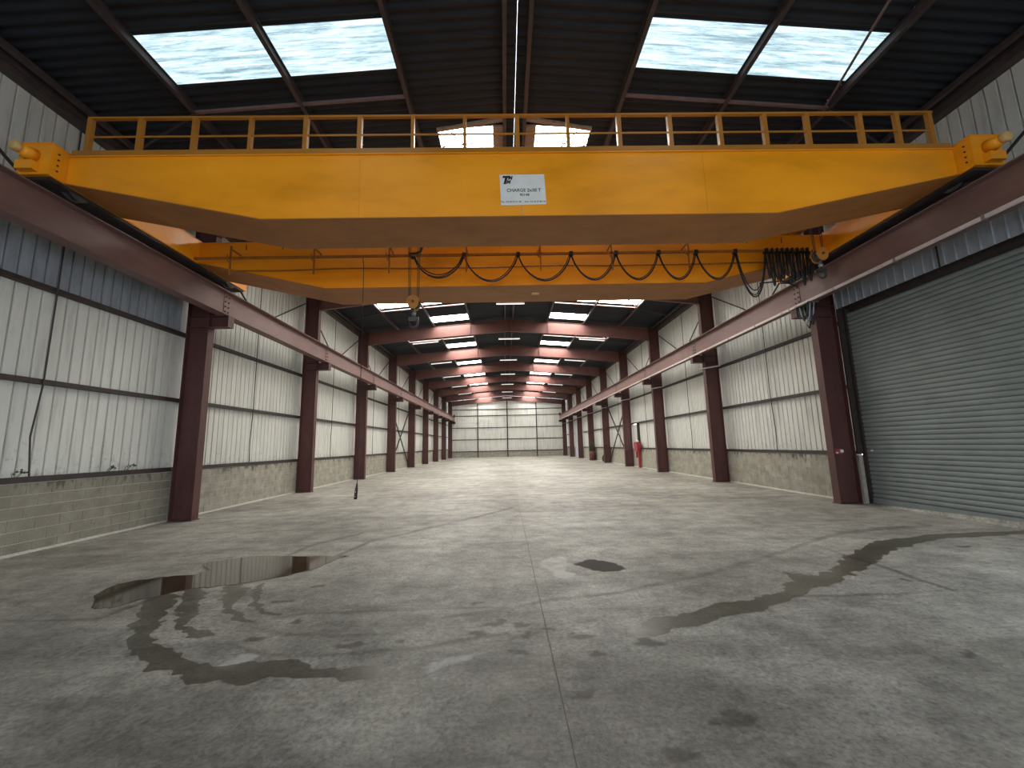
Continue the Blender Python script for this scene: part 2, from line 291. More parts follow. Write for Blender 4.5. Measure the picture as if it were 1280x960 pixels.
def inside(px, py, poly):
    res = np.zeros(len(px), bool); P = np.array(poly); lo = P.min(0) - .01; hi = P.max(0) + .01
    k = np.where((px > lo[0]) & (px < hi[0]) & (py > lo[1]) & (py < hi[1]))[0]
    if not len(k): return res
    x = px[k]; y = py[k]; r = np.zeros(len(k), bool); j = len(P) - 1
    for i in range(len(P)):
        xi, yi = P[i]; xj, yj = P[j]
        if yi != yj: r ^= ((yi > y) != (yj > y)) & (x < (xj - xi) * (y - yi) / (yj - yi) + xi)
        j = i
    res[k] = r; return res
def blur(a, nx, ny, it):
    g = a.reshape(ny, nx)
    for _ in range(it):
        p = np.pad(g, 1, mode='edge'); g = (p[1:-1, 1:-1] * 2 + p[:-2, 1:-1] + p[2:, 1:-1] + p[1:-1, :-2] + p[1:-1, 2:]) / 6
    return g.ravel()
def slab(x0, x1, y0, y1, step, parent, marks):
    nx = max(2, int((x1 - x0) / step) + 1); ny = max(2, int((y1 - y0) / step) + 1)
    gx, gy = np.meshgrid(np.linspace(x0, x1, nx), np.linspace(y0, y1, ny)); X = gx.ravel(); Y = gy.ravel()
    V = np.stack([X, Y, np.zeros_like(X)], 1)
    i = np.arange((nx - 1) * (ny - 1)); a = (i // (nx - 1)) * nx + i % (nx - 1)
    F = np.stack([a, a + 1, a + nx + 1, a + nx], 1)
    V2 = np.array([(x0, y0, -.02), (x1, y0, -.02), (x1, y1, -.02), (x0, y1, -.02)]); n0 = len(V)
    c = [0, nx - 1, nx * ny - 1, nx * (ny - 1)]
    me = bpy.data.meshes.new('floor_slab')
    faces = F.tolist()
    edge = [list(range(0, nx)), [r * nx + nx - 1 for r in range(ny)], [nx * (ny - 1) + q for q in range(nx)][::-1], [r * nx for r in range(ny)][::-1]]
    for e, (p, q) in zip(edge, ((0, 1), (1, 2), (2, 3), (3, 0))): faces.append(e[::-1] + [n0 + p, n0 + q])
    me.from_pydata(np.concatenate([V, V2]).tolist(), [], faces); me.materials.append(M['floor'])
    if marks:
        wx = X + (vnoise(X, Y, 5, 1) - .5) * .11 + (vnoise(X, Y, 15, 2) - .5) * .08; wy = Y + (vnoise(X, Y, 5, 3) - .5) * .11 + (vnoise(X, Y, 15, 4) - .5) * .08
        sx = X + (vnoise(X, Y, 3, 5) - .5) * .05; sy = Y + (vnoise(X, Y, 3, 6) - .5) * .05
        def acc(polys, x, y):
            r = np.zeros(len(X))
            for p in polys: r = np.maximum(r, inside(x, y, p))
            return r
        wet = acc(MK['wet'], wx, wy); wet = np.maximum(wet, .8 * acc([MK['puddle']], wx, wy)); wet = blur(wet, nx, ny, 1)
        thin = blur(acc(MK['thin'], sx, sy), nx, ny, 1) * (.25 + .75 * vnoise(X, Y, 2.5, 8))
        for q, (px, py) in enumerate(MK['specks']):
            d = np.hypot((wx - px) / (1 + .5 * (q % 3)), (wy - py) / .8); thin = np.maximum(thin, 1.1 * np.clip((.075 - d) / .03, 0, 1))
        dm = blur(acc(MK['floor_shade'], wx, wy), nx, ny, 6) * .45 + blur(acc(MK['dark'], wx, wy), nx, ny, 12) * .4  # first polygon is shade at the edge of the doorway light, painted in
        # darker band of floor at the camera end, wandering edge
        dm = np.maximum(dm, .62 * np.clip((-6.9 - Y + (vnoise(X, Y, .8, 21) - .5) * 1.6) / .7, 0, 1) * (.4 + .6 * vnoise(X, Y, 1.7, 22)))
        stain_shade = np.maximum(thin * .85, dm)
        pale = blur(acc(MK['pale'], wx, wy), nx, ny, 2) * (.35 + .45 * vnoise(X, Y, 9, 9))  # pale patches, one of them the glare of wet floor painted in
        sc = np.clip((vnoise(X, Y, 1.1, 31) * .6 + vnoise(X, Y, 4.5, 32) * .4 - .57) / .12, 0, 1) * .42 * (vnoise(X, Y, 22, 33) * .7 + .3)
        pale = np.maximum(pale, sc)
        grime = np.maximum(blur(acc(MK['hole'], wx, wy), nx, ny, 2), .45 * blur(acc(MK['tail'], wx, wy), nx, ny, 3)) * .93
        for nm, a in (('wet', wet), ('stain_shade', stain_shade), ('pale', pale), ('grime', grime)):
            at = me.attributes.new(nm, 'FLOAT', 'POINT'); at.data.foreach_set('value', np.concatenate([a, np.zeros(4)]).astype(np.float32))
    o = bpy.data.objects.new('floor_slab', me); COL.objects.link(o); o.parent = parent
    return o
floor = MB().box(-8.62, 8.95, -18.4, 48.4, -.12, -.008).build('floor', M['render'])
tag(floor, 'worn grey concrete floor of the long empty hall', 'floor', kind='structure')
for (x0, x1) in ((-8.62, -.024), (-.016, 8.95)):
    slab(x0, x1, -18.4, -8.7, 3, floor, False)
    slab(x0, x1, -8.7, 1.5, .022, floor, True)
    slab(x0, x1, 1.512, 48.4, 3, floor, False)

def poly_thing(name, poly, z, mat, label, cat, sub=3, wob=.05):
    pts = []
    n = len(poly)
    for i in range(n):
        a = Vector(poly[i]); b = Vector(poly[(i + 1) % n])
        for k in range(sub):
            p = a.lerp(b, k / sub); pts.append((p.x + random.uniform(-wob, wob), p.y + random.uniform(-wob, wob)))
    mb = MB().prism(pts, 2, .0005, z)
    return tag(mb.build(name, mat), label, cat)
poly_thing('puddle', MK['puddle'], .004, M['water'], 'long brown rainwater puddle on the left of the concrete floor', 'puddle', 3, .03)

# ---------------------------------------------------------------- roof
EAVE, SL = 8.45, .08
def roof_z(x): return 8.79 - SL * abs(x)
PUR = [.22, 2.15, 4.2, 6.25, 8.28]
BAYS = [-18 + 6 * i for i in range(11)]
ceil_ = empty('ceiling'); tag(ceil_, 'dark corrugated roof with shallow double pitch above steel purlins', 'roof', kind='structure')
PITCH = .177
def sheet(y0, y1, x0, x1, amp=.022, n_per=6, thick=True):
    mb = MB(); n = max(2, int(round((y1 - y0) / PITCH * n_per))); vs = []
    for i in range(n + 1):
        y = y0 + (y1 - y0) * i / n; dz = amp * math.cos(2 * math.pi * y / PITCH)
        vs += [(x0, y, roof_z(x0) + dz), (x1, y, roof_z(x1) + dz)]
    mb.add(vs, [(2 * i, 2 * i + 1, 2 * i + 3, 2 * i + 2) for i in range(n)])
    return mb
win_n = 0; WIN = []
spans = [(.004, PUR[1]), (PUR[1], PUR[2]), (PUR[2], PUR[3]), (PUR[3], EAVE + .15)]
def openings(bay, span):
    # openings in the roof sheeting along the bay, as offsets from its first frame
    o = []
    if span in (1, 2): o.append((1.62, 2.52, 'double') if bay < 0 else (2.05, 2.95, 'double'))
    if span == 1: o.append((4.98, 5.90, 'single'))
    if bay == -6 and span == 0: o.append((4.10, 4.98, 'vent'))
    if bay == -6 and span == 1: o = o[:1]
    return o
side_word = {-1: 'left', 1: 'right'}
for sgn in (-1, 1):
    for b in BAYS:
        for si, (xa, xb) in enumerate(spans):
            if si == 0: xa = .0018 if b < 0 else 0.0
            y = b; cuts = openings(b, si)
            for (c0, c1, kind) in cuts + [(6.0, 6.0, None)]:
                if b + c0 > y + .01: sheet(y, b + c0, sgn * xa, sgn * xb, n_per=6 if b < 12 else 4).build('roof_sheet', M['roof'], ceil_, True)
                if kind is None: break
                if kind == 'vent':
                    # opening between the boards only; close the rest of the strip
                    sheet(b + c0, b + c1, sgn * 1.72, sgn * xb).build('roof_sheet', M['roof'], ceil_, True)
                    sheet(b + c0, b + c1, sgn * xa, sgn * .48).build('roof_sheet', M['roof'], ceil_, True)
                    x0, x1 = sgn * .48, sgn * 1.72
                else: x0, x1 = sgn * xa, sgn * xb
                win_n += 1
                dirty = kind == 'double' and b == -6
                wo = sheet(b + c0, b + c1, x0, x1, n_per=4).build('window_%d' % win_n, M['sky_dirty'] if dirty else M['sky_mid'] if kind == 'vent' else M['sky_back'] if b < 0 else M['sky_mid'] if b < 6 else M['sky_far'], None, True)
                WIN.append(wo)
                bi = (b + 6) // 6
                where = {-1: 'above the camera end, ', -2: 'behind the camera, ', 0: 'in front of the yellow crane, '}.get(bi, '')
                pos = 'nearer the ridge' if si == 1 else ('nearer the eave' if si == 2 else 'beside the ridge')
                wt = 'mossy' if dirty else ('small' if kind == 'vent' else 'bright')
                bay_t = ('in the roof bay before the crane' if b == -6 else 'in roof bay behind the camera' if b < -6 else
                         'in the %s roof bay counted from the near frame' % ORD[b // 6])
                wo['label'] = '%s translucent skylight sheet on the %s slope %s, %s%s' % (wt, side_word[sgn], bay_t, pos, '' if kind != 'single' else ' against the rafter')
                wo['kind'] = 'structure'; wo['category'] = 'skylight'
                y = b + c1
ridge = MB()
for sgn in (-1, 1):
    for x in PUR:
        x *= sgn
        if x in (PUR[0], -PUR[0]): wdt = .07
        else: wdt = .08
        zt = roof_z(x) - .022
        mb = MB()
        mb.box(x - .006, x + .006, -18.3, 48.2, zt - .16, zt); mb.box(x - wdt / 2, x + wdt / 2, -18.3, 48.2, zt - .17, zt - .158); mb.box(x - wdt / 2, x + wdt / 2, -18.3, 48.2, zt - .01, zt)
        mb.build('purlin', M['purlin'], ceil_)
    # eave beam closing the top of the wall, two pipe runs beside it
    xe = sgn * 8.42
    MB().box(xe - .10, xe + .10, -18.3, 48.2, 7.86, 8.10).build('eave_beam', M['purlin'], ceil_)
    MB().box(sgn * 8.05, sgn * 8.14, -18.3, 48.2, 7.97, 8.06).build('eave_channel', M['purlin'], ceil_)
    for b in BAYS:
        y = b + 3.0
        for (xa, xb) in ((2.15, 4.2), (4.2, 6.25)):
            MB().bar((sgn * xa, y, roof_z(xa) - .15), (sgn * xb, y, roof_z(xb) - .15), .05, .05).build('purlin_strut', M['strut'], ceil_)
        e = (sgn * 6.25, y, roof_z(6.25) - .19)
        MB().bar(e, (sgn * 8.2, y + .9, roof_z(8.2) - .15), .04, .04).build('sway_rod', M['purlin'], ceil_)
        if sgn == 1 and b >= 0: MB().bar(e, (sgn * 4.3, y - 2.7, roof_z(4.2) - .17), .035, .035).build('sway_rod', M['strut'], ceil_)
        if sgn == 1 and b == -6:
            MB().tube([(6.15, -3.0, roof_z(6.2) - .2), (5.35, -5.6, roof_z(5.3) - .35)], .022, 8).build('sway_rod', M['strut'], ceil_)
# boarded trim of the two small openings beside the ridge
for sgn in (-1, 1):
    zt = lambda x: roof_z(x) - .03
    mb = MB()
    mb.add([(sgn * .26, -2.16, zt(.26) - .03), (sgn * 1.74, -1.99, zt(1.74) - .03), (sgn * 1.74, -1.90, zt(1.74) - .03), (sgn * .26, -2.06, zt(.26) - .03),
            (sgn * .26, -2.16, zt(.26) + .02), (sgn * 1.74, -1.99, zt(1.74) + .02), (sgn * 1.74, -1.90, zt(1.74) + .02), (sgn * .26, -2.06, zt(.26) + .02)],
           [(0, 1, 2, 3), (7, 6, 5, 4), (0, 4, 5, 1), (1, 5, 6, 2), (2, 6, 7, 3), (3, 7, 4, 0)])
    mb.build('opening_board', M['wood'], ceil_)
    MB().bar((sgn * .50, -1.45, zt(.5) + .01), (sgn * 1.70, -1.40, zt(1.7) + .01), .02, .02).build('opening_bar', M['purlin'], ceil_)
    MB().bar((sgn * .95, -1.0, zt(.95) + .01), (sgn * 1.45, -1.85, zt(1.45) + .01), .02, .02).build('opening_bar', M['purlin'], ceil_)
    for k in range(5):
        y = -1.96 + k * .19
        MB().box(sgn * .26, sgn * .49, y, y + .18, zt(.4) - .045, zt(.4)).build('opening_board', M['wood'], ceil_)

# ---------------------------------------------------------------- walls
def ribbed(x, y0, y1, z0, z1, sgn, pitch=.207, depth=.04, wid=.034):
    """steel sheet with narrow recessed ribs; sgn = +1 when outward is +x"""
    mb = MB(); prof = [(y0, 0)]
    k = math.ceil((y0 + .04) / pitch)
    while k * pitch + wid < y1 - .02:
        a = k * pitch; prof += [(a, 0), (a + .006, depth), (a + wid - .006, depth), (a + wid, 0)]; k += 1
    prof.append((y1, 0)); vs = []
    for (y, d) in prof: vs += [(x + sgn * d, y, z0), (x + sgn * d, y, z1)]
    return mb.add(vs, [(2 * i, 2 * i + 2, 2 * i + 3, 2 * i + 1) for i in range(len(prof) - 1)])
XW = 8.52
def jig(a): return a + random.uniform(-.002, .002)
def build_wall(sgn):
    nm = side_word[sgn]
    core = MB()
    segs = [(-18.3, 48.2)] if sgn < 0 else [(-18.3, -12.2), (-.03, 36.2), (42.0, 48.2)]
    for a, b in segs: core.box(sgn * 8.41, sgn * 8.62, a, b, 0, 1.165)
    wall = core.build('wall_%s' % nm, M['mortar'] if sgn < 0 else M['render'])
    tag(wall, '%s long wall of white ribbed cladding over a low grey block wall' % nm, 'wall', kind='structure')
    proto = {}
    for b in BAYS:
        door = sgn > 0 and b == -6; opening = sgn > 0 and b == -12; lil = sgn > 0 and b == 36; blank = sgn > 0 and b == 12
        y0, y1 = b, b + 6
        # cladding in three lifts between the horizontal rails
        lifts = [(1.17, 2.88), (2.88, 4.56), (4.56, 8.12)]
        if door: lifts = [(5.40, 8.12)]
        if opening: lifts = [(3.0, 8.12)]
        if lil: lifts = [(4.56, 8.12)]
        for (z0, z1) in lifts:
            if b == -6 and z0 == 4.56:
                ribbed(sgn * XW, y0, y1, 4.56, 5.6, sgn).build('cladding_panel', M['header'], wall)
                z0 = 5.6
            ya = y0
            yb = y1 + (.38 if b == 42 else 0)
            if blank and z0 < 2.8: yb = 16.75
            ribbed(sgn * XW, ya, yb, z0, z1, sgn).build('cladding_panel', M['clad'], wall)
        # rails
        if not (door or opening):
            for zc, h in ((2.89, .085), (4.56, .085)):
                if lil and zc < 4: continue
                mb = MB(); mb.box(sgn * 8.40, sgn * 8.415, y0 + .01, y1 - .01, zc - h / 2, zc + h / 2); mb.box(sgn * 8.415, sgn * 8.515, y0 + .01, y1 - .01, zc + h / 2 - .012, zc + h / 2)
                mb.box(sgn * 8.415, sgn * 8.515, y0 + .01, y1 - .01, zc - h / 2, zc - h / 2 + .012)
                mb.build('girt', M['dark'], wall)
            if not lil:
                ye = 16.75 if blank else y1
                mb = MB(); mb.box(sgn * 8.385, sgn * 8.515, y0 + .01, ye - .01, 1.172, 1.186); mb.box(sgn * 8.385, sgn * 8.397, y0 + .01, ye - .01, 1.186, 1.268)
                mb.build('sill_rail', M['dark'], wall)
        # mid-bay sag rod / cable and upper bracing
        ym = b + 3.02; xr = sgn * 8.385
        if not (door or opening or lil):
            if b == -6 and sgn < 0: path = [(xr, ym, 7.9), (xr, ym, 4.55), (xr, ym - .01, 2.86), (xr, ym - .09, 1.93), (xr, ym - .02, 1.27)]
            else: path = [(xr, ym, 7.9), (xr, ym, 2.9), (xr, ym - .06, 1.9), (xr, ym - .03, 1.27)]
            MB().tube(path, .013, 6).build('sag_rod', M['dark'], wall)
        if b >= -6:
            MB().bar((sgn * 8.36, ym, 5.75), (sgn * 8.36, b + .28, 7.5), .035, .035).build('brace_rod', M['dark'], wall)
            MB().bar((sgn * 8.36, ym, 5.75), (sgn * 8.36, b + 5.95, 7.5), .035, .035).build('brace_rod', M['dark'], wall)
        if b == 18:
            MB().bar((sgn * 8.30, b + .3, 4.75), (sgn * 8.30, b + 5.9, .25), .07, .07).build('brace_bar', M['dark'], wall)
            MB().bar((sgn * 8.22, b + .3, .25), (sgn * 8.22, b + 5.9, 4.75), .07, .07).build('brace_bar', M['dark'], wall)
        MB().add([(sgn * 8.374, y0, .001), (sgn * 8.41, y0, .001), (sgn * 8.41, y0, .05), (sgn * 8.374, y1, .001), (sgn * 8.41, y1, .001), (sgn * 8.41, y1, .05)], [(0, 1, 2), (5, 4, 3), (0, 3, 4, 1), (1, 4, 5, 2), (2, 5, 3, 0)]).build('base_fillet', M['mortar'], wall) if not (door or opening or lil) else None
        # block courses
        if door or opening or lil: continue
        stuff = b < -6 or b >= 12 or (sgn > 0 and b >= 12)
        bm_mat = M['block'] if b == -6 else M['block_pale']
        pile = MB(); gap = .012 if sgn < 0 and b == -6 else .007
        yend = 16.7 if blank else y1
        for c in range(6):
            y = y0 - (.2 if c % 2 else 0); z0 = c * .194; z1 = z0 + .194 - gap
            while y < yend - .01:
                a = max(y, y0) + gap / 2; e = min(y + .4, yend) - gap / 2; y += .4
                if e - a < .04: continue
                fx = 8.404 + random.uniform(-.003, .002)
                if stuff: pile.box(sgn * fx, sgn * 8.5, a, e, z0 + .001, z1)
                else:
                    MB().box(sgn * fx, sgn * 8.5, a, e, z0 + .001, z1).build('concrete_block', bm_mat, wall)
        if stuff and pile.v: tag(pile.build('block_courses', bm_mat, wall), kind='stuff')
    return wall
wall_left = build_wall(-1); wall_right = build_wall(1)

# far gable wall: posts, rails and panels
wf = MB().box(-8.6, 8.6, 48.42, 48.5, 0, 9.0).build('wall_far', M['clad'])
tag(wf, 'white gable end wall gridded by thin dark posts and rails', 'wall', kind='structure')
zs = [0, .85, 2.5, 4.15, 5.85, 6.75, 8.8]; xs = [-8.5, -4.2, 0, 4.16, 8.5]
for i in range(4):
    for j in range(6):
        x0, x1 = xs[i] + .02, xs[i + 1] - .02; z0, z1 = zs[j] + .01, zs[j + 1] - .01
        MB().box(x0, x1, 48.36, 48.42, z0, z1).build('gable_panel', M['block_pale'] if j == 0 else M['clad'], wf)
for x in xs[1:4]: MB().box(x - .07, x + .07, 48.24, 48.36, 0, 8.5).build('gable_post', M['dark'], wf)
for z in zs[1:6]:
    for i in range(4): MB().box(xs[i] + .07, xs[i + 1] - .07, 48.30, 48.36, z - .05, z + .05).build('gable_rail', M['dark'], wf)
# wall behind the camera, with its wide open doorway
wr = MB().box(-8.6, -4, -18.5, -18.4, 0, 9).box(4, 8.6, -18.5, -18.4, 0, 9).box(-4, 4, -18.5, -18.4, 6.2, 9).build('wall_rear', M['clad'])
tag(wr, 'white end wall behind the viewer with a wide open doorway', 'wall', kind='structure')
# ground outside the doorways
og = MB().box(8.95, 40, -30, 10, -.14, -.04).box(-20, 8.95, -40, -18.5, -.14, -.04).build('yard_ground', M['render'])
tag(og, 'pale concrete yard outside the open doorways', 'ground', kind='structure')

# ---------------------------------------------------------------- roller door (right), its hood and threshold
d1 = empty('door_1', (8.56, -3.0, 0)); tag(d1, 'tall closed grey roller shutter door of narrow horizontal slats', 'door', kind='structure')
def slat_mesh():
    mb = MB(); h = .105; prof = []
    for k in range(7):
        t = k / 6; prof.append((-.022 * math.sin(math.pi * t) ** .7 if 0 < t < 1 else 0.0, t * (h - .006)))
    prof = prof + [(.012, h - .006), (.012, 0)]
    mb.prism([(p[0], p[1]) for p in prof], 1, -2.93, 2.93)
    return mb
sm = slat_mesh().build('slat', M['slat'], d1); sm.location = (0, 0, .16)
NS = 44
for k in range(1, NS): inst(sm, d1, (0, 0, .16 + k * .105))
MB().box(8.525, 8.585, -5.93, -.07, .03, .155).box(8.50, 8.60, -5.93, -.07, .03, .065).build('bottom_bar', M['slat'], d1)
MB().box(8.50, 8.62, -.13, -.035, 0, 4.9).build('guide_rail', M['dark'], d1)
MB().box(8.50, 8.62, -5.97, -5.87, 0, 4.9).build('guide_rail', M['dark'], d1)
MB().box(8.60, 8.62, -6.0, -.02, 0, 5.45).build('door_light_block', M['dark'], d1)  # dark sheet added behind the slats to block sky leaking through
MB().disc_stack((8.50, -.30, 1.28), 0, [(0, .022), (.03, .022)], 10).build('lock_knob', M['white'], d1)
# ribbed hood above the door
mb = MB(); prof = []
y = -5.98
while y < -.05:
    prof += [(y, 0), (y + .165, 0), (y + .176, -.022), (y + .194, -.022)]; y += .205
vs = []
for (yy, dx) in prof: vs += [(8.37 + dx, yy, 4.915), (8.37 + dx, yy, 5.45)]
mb.add(vs, [(2 * i, 2 * i + 2, 2 * i + 3, 2 * i + 1) for i in range(len(prof) - 1)])
mb.build('hood_panel', M['header'], d1)
MB().box(8.375, 8.60, -5.98, -.05, 5.43, 5.45).build('hood_soffit', M['header'], d1)
MB().box(8.362, 8.38, -2.63, -2.60, 4.915, 5.45).build('hood_joint', M['dark'], d1)
th = MB(); th.add([(8.40, -5.95, 0), (8.40, -.05, 0), (8.95, -.05, .0), (8.95, -5.95, 0), (8.44, -5.95, .20), (8.44, -.05, .01), (8.95, -.05, .01), (8.95, -5.95, .20)],
                  [(0, 1, 2, 3), (7, 6, 5, 4), (0, 4, 5, 1), (1, 5, 6, 2), (2, 6, 7, 3), (3, 7, 4, 0)])
th.build('door_sill', M['floor'], d1)
MB().box(8.38, 8.62, -.05, -.005, 1.2, 5.5).build('leak_filler_plate', M['dark'], d1)  # dark filler added to close a light leak beside the guide
# ---------------------------------------------------------------- far doors on the right wall
d2 = MB().box(8.52, 8.58, 35.98, 42.05, 0, 4.52).build('door_2', M['lilac']); tag(d2, 'pale lilac tall sliding door far down the right wall', 'door', kind='structure')
for k in range(1, 6): MB().box(8.505, 8.522, 36.25 + k * .95 - .02, 36.25 + k * .95 + .02, .02, 4.5).build('door_seam', M['header'], d2)
d3 = MB().box(8.46, 8.50, 16.95, 17.85, 0, 2.80).build('door_3', M['white']); tag(d3, 'narrow white side door with a dark post on the right wall', 'door', kind='structure')
MB().box(8.38, 8.52, 16.75, 16.93, 0, 2.85).build('door_post', M['dark'], d3)
MB().box(8.40, 8.46, 17.75, 17.79, .98, 1.12).build('door_handle', M['steel'], d3)

# ---------------------------------------------------------------- steel columns with corbels
def column(sgn, y, idx):
    x_in, x_out = 7.82, 8.372
    n = side_word[sgn]
    t = empty('steel_column', (sgn * 8.1, y + .11, 0))
    ordw = ORD[idx] if idx else 'nearest'
    lab = '%s tall red-brown steel column along the %s wall' % (ordw, n) if idx == 0 else '%s red-brown steel column from the camera along the %s wall' % (ordw, n)
    if idx == 8: lab = 'farthest red-brown steel column along the %s wall, beside the gable' % n
    tag(t, lab, 'column', 'red steel columns along the walls')
    MB().box(sgn * (x_in + .02), sgn * (x_out - .02), y + .10, y + .12, .02, 7.95).build('web', M['red'], t)
    MB().box(sgn * x_in, sgn * (x_in + .02), y, y + .22, .02, 7.9).build('flange', M['red'], t)
    MB().box(sgn * (x_out - .02), sgn * x_out, y, y + .22, .02, 8.0).build('flange', M['red'], t)
    MB().box(sgn * (x_in - .02), sgn * x_out, y - .02, y + .24, 0, .02).build('base_plate', M['red'], t)
    mb = MB(); mb.prism([(sgn * (x_in + .02), .02), (sgn * (x_in + .22), .02), (sgn * (x_in + .02), .42)], 1, y + .055, y + .067)
    mb.build('gusset', M['red'], t)
    # corbel carrying the crane beam
    mb = MB(); a, b = x_in, 7.335
    mb.box(sgn * a, sgn * b, y + .10, y + .12, 4.77, 5.03)
    mb.box(sgn * a, sgn * b, y, y + .22, 4.75, 4.77); mb.box(sgn * a, sgn * b, y, y + .22, 5.03, 5.05); mb.box(sgn * b, sgn * (b + .018), y, y + .22, 4.77, 5.03)
    mb.build('corbel', M['red'], t)
    for z in (4.76, 5.04): MB().box(sgn * (x_in + .02), sgn * (x_out - .02), y + .01, y + .10, z - .008, z + .008).build('stiffener', M['red'], t)
    if sgn > 0 and idx >= 1:
        mb = MB(); mb.bar((7.50, y - .06, 4.46), (8.40, y - .06, 4.60), .05, .05); mb.build('cable_arm', M['galv'], t)
    return t
for k in range(9):
    column(-1, 6 * k, k); column(1, 6 * k, k)

# ---------------------------------------------------------------- rafters
def rafter(k):
    y = 6 * k + .05; c = empty('roof_rafter', (0, y, 7.3))
    lab = ('red-brown roof rafter spanning the hall at the %s column pair' % (ORD[k] if k else 'nearest')) if k < 8 else 'red-brown roof rafter spanning the hall against the gable end'
    tag(c, lab, 'rafter', 'red roof rafters across the hall')
    for sgn in (-1, 1):
        b = lambda x: 7.93 - .075 * x - (.09 * max(0, (x - 5.5) / 2.3)); tp = lambda x: 8.605 - .08 * x
        xs_ = [.012, 2.0, 4.0, 5.5, 6.8, 7.815]
        poly = [(sgn * x, b(x) + .012) for x in xs_] + [(sgn * x, tp(x) - .012) for x in xs_[::-1]]
        MB().prism(poly, 1, y + .055, y + .067).build('rafter_web', M['rafter'], c)
        for fz, nm in ((b, 'bottom_flange'), (tp, 'top_flange')):
            mb = MB(); v = []
            o0, o1 = (0, .012) if nm == 'bottom_flange' else (-.012, 0)
            for x in xs_:
                v += [(sgn * x, y, fz(x) + o0), (sgn * x, y + .122, fz(x) + o0), (sgn * x, y + .122, fz(x) + o1), (sgn * x, y, fz(x) + o1)]
            f = []
            for i in range(len(xs_) - 1):
                for q in range(4): f.append((4 * i + q, 4 * i + (q + 1) % 4, 4 * i + 4 + (q + 1) % 4, 4 * i + 4 + q))
            f += [(0, 1, 2, 3), (4 * len(xs_) - 4, 4 * len(xs_) - 3, 4 * len(xs_) - 2, 4 * len(xs_) - 1)]
            mb.add(v, f); mb.build(nm, M['rafter'], c)
        MB().box(sgn * .002, sgn * .018, y + .003, y + .12, b(0), tp(0)).build('ridge_plate', M['red'], c)
        MB().box(sgn * 2.16, sgn * 2.172, y + .006, y + .055, b(2.16) + .012, tp(2.16) - .012).build('stiffener', M['red'], c)
for k in range(9): rafter(k)

# ---------------------------------------------------------------- crane runway beams
def runway(sgn):
    c = empty('crane_runway_beam', (sgn * 7.5, 21, 5.05)); n = side_word[sgn]
    tag(c, 'long dusty red crane runway beam on the corbels of the %s wall columns' % n, 'beam', 'crane runway beams')
    x = sgn * 7.5; z0, z1 = 5.05, 5.68; ya, yb = -17.8, 48.1
    MB().box(x - .008, x + .008, ya, yb, z0 + .018, z1 - .018).build('beam_web', M['rail'], c)
    MB().box(x - .14, x + .14, ya, yb, z0, z0 + .018).build('bottom_flange', M['rail'], c)
    MB().box(x - .14, x + .14, ya, yb, z1 - .018, z1).build('top_flange', M['rail'], c)
    MB().box(x - .03, x + .03, ya, yb, z1, z1 + .06).build('crane_rail', M['steel'], c)
    for k in range(9):
        y = 6 * k + .11; xi = x - sgn * .008
        MB().box(xi, xi - sgn * .012, y - .11, y + .11, z0 + .03, z1 - .03).build('splice_plate', M['rail'], c)
        if k < 4:
            for dy in (-.06, .06):
                for q in range(4):
                    MB().disc_stack((xi - sgn * .012, y + dy, z0 + .12 + q * .13), 0, [(-.018 if sgn > 0 else 0, .022), (0 if sgn > 0 else .018, .022)], 6).build('bolt', M['dark'], c)
    # end stop
    MB().box(x - .12, x + .12, yb - .25, yb, z1, z1 + .35).build('end_stop', M['red'], c)
runway(-1); runway(1)
# conductor housing along the bottom inner edge of the right beam
cr = empty('conductor_rail', (7.33, 21, 5.04)); tag(cr, 'thin pale pink conductor rail along lower edge of right runway beam', 'rail')
y = -17.5; 
while y < 47.9:
    MB().box(7.30, 7.352, y, min(y + 2.98, 47.9), 4.985, 5.045).build('rail_length', M['galv'], cr); y += 3.0
y = -16.3
while y < 47.9:
    MB().box(7.294, 7.36, y, y + .05, 4.975, 5.05).build('clip', M['steel'], cr); y += 1.5
MB().box(7.352, 7.372, -17.5, 47.9, 4.98, 5.04).build('bus_bar', M['black'], cr)

# ---------------------------------------------------------------- overhead travelling crane
cr_ = empty('overhead_crane', (0, -2.0, 5.75))
tag(cr_, 'wide yellow double-girder overhead crane spanning the hall with railing and load sign', 'crane')
Y = M['yellow']
def girder(y0, y1, xe, kn, zt, zb, ze, name):
    """closed box girder with cranked ends, as plates"""
    pr = [(-xe, ze), (-kn, zb), (kn, zb), (xe, ze)]
    web = [(x, z + .014) for x, z in pr] + [(xe, zt), (-xe, zt)]
    g = MB().prism(web, 1, y0 + .03, y0 + .042); g.prism(web, 1, y1 - .042, y1 - .03)
    o = g.build(name, Y, cr_)
    mb = MB(); v = []
    for x, z in pr: v += [(x, y0, z), (x, y1, z), (x, y1, z + .014), (x, y0, z + .014)]
    f = [(4 * i + q, 4 * i + (q + 1) % 4, 4 * i + 4 + (q + 1) % 4, 4 * i + 4 + q) for i in range(3) for q in range(4)] + [(0, 1, 2, 3), (12, 13, 14, 15)]
    mb.add(v, f); mb.build('bottom_plate', M['shade_yellow'], o)
    MB().box(-xe, xe, y0, y1, zt, zt + .016).build('top_plate', Y, o)
    return o
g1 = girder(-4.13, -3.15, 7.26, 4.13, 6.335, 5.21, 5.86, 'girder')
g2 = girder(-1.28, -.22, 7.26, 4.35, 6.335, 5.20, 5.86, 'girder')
for x in (-2.62, -.98, 3.02): MB().box(x - .012, x + .012, -4.106, -4.099, 5.24 if abs(x) < 4 else 5.5, 6.32).build('weld_seam', M['yellow'], g1)
MB().box(-.02, .0, -4.104, -4.099, 5.24, 5.46).build('weld_seam', M['buff'], g1)
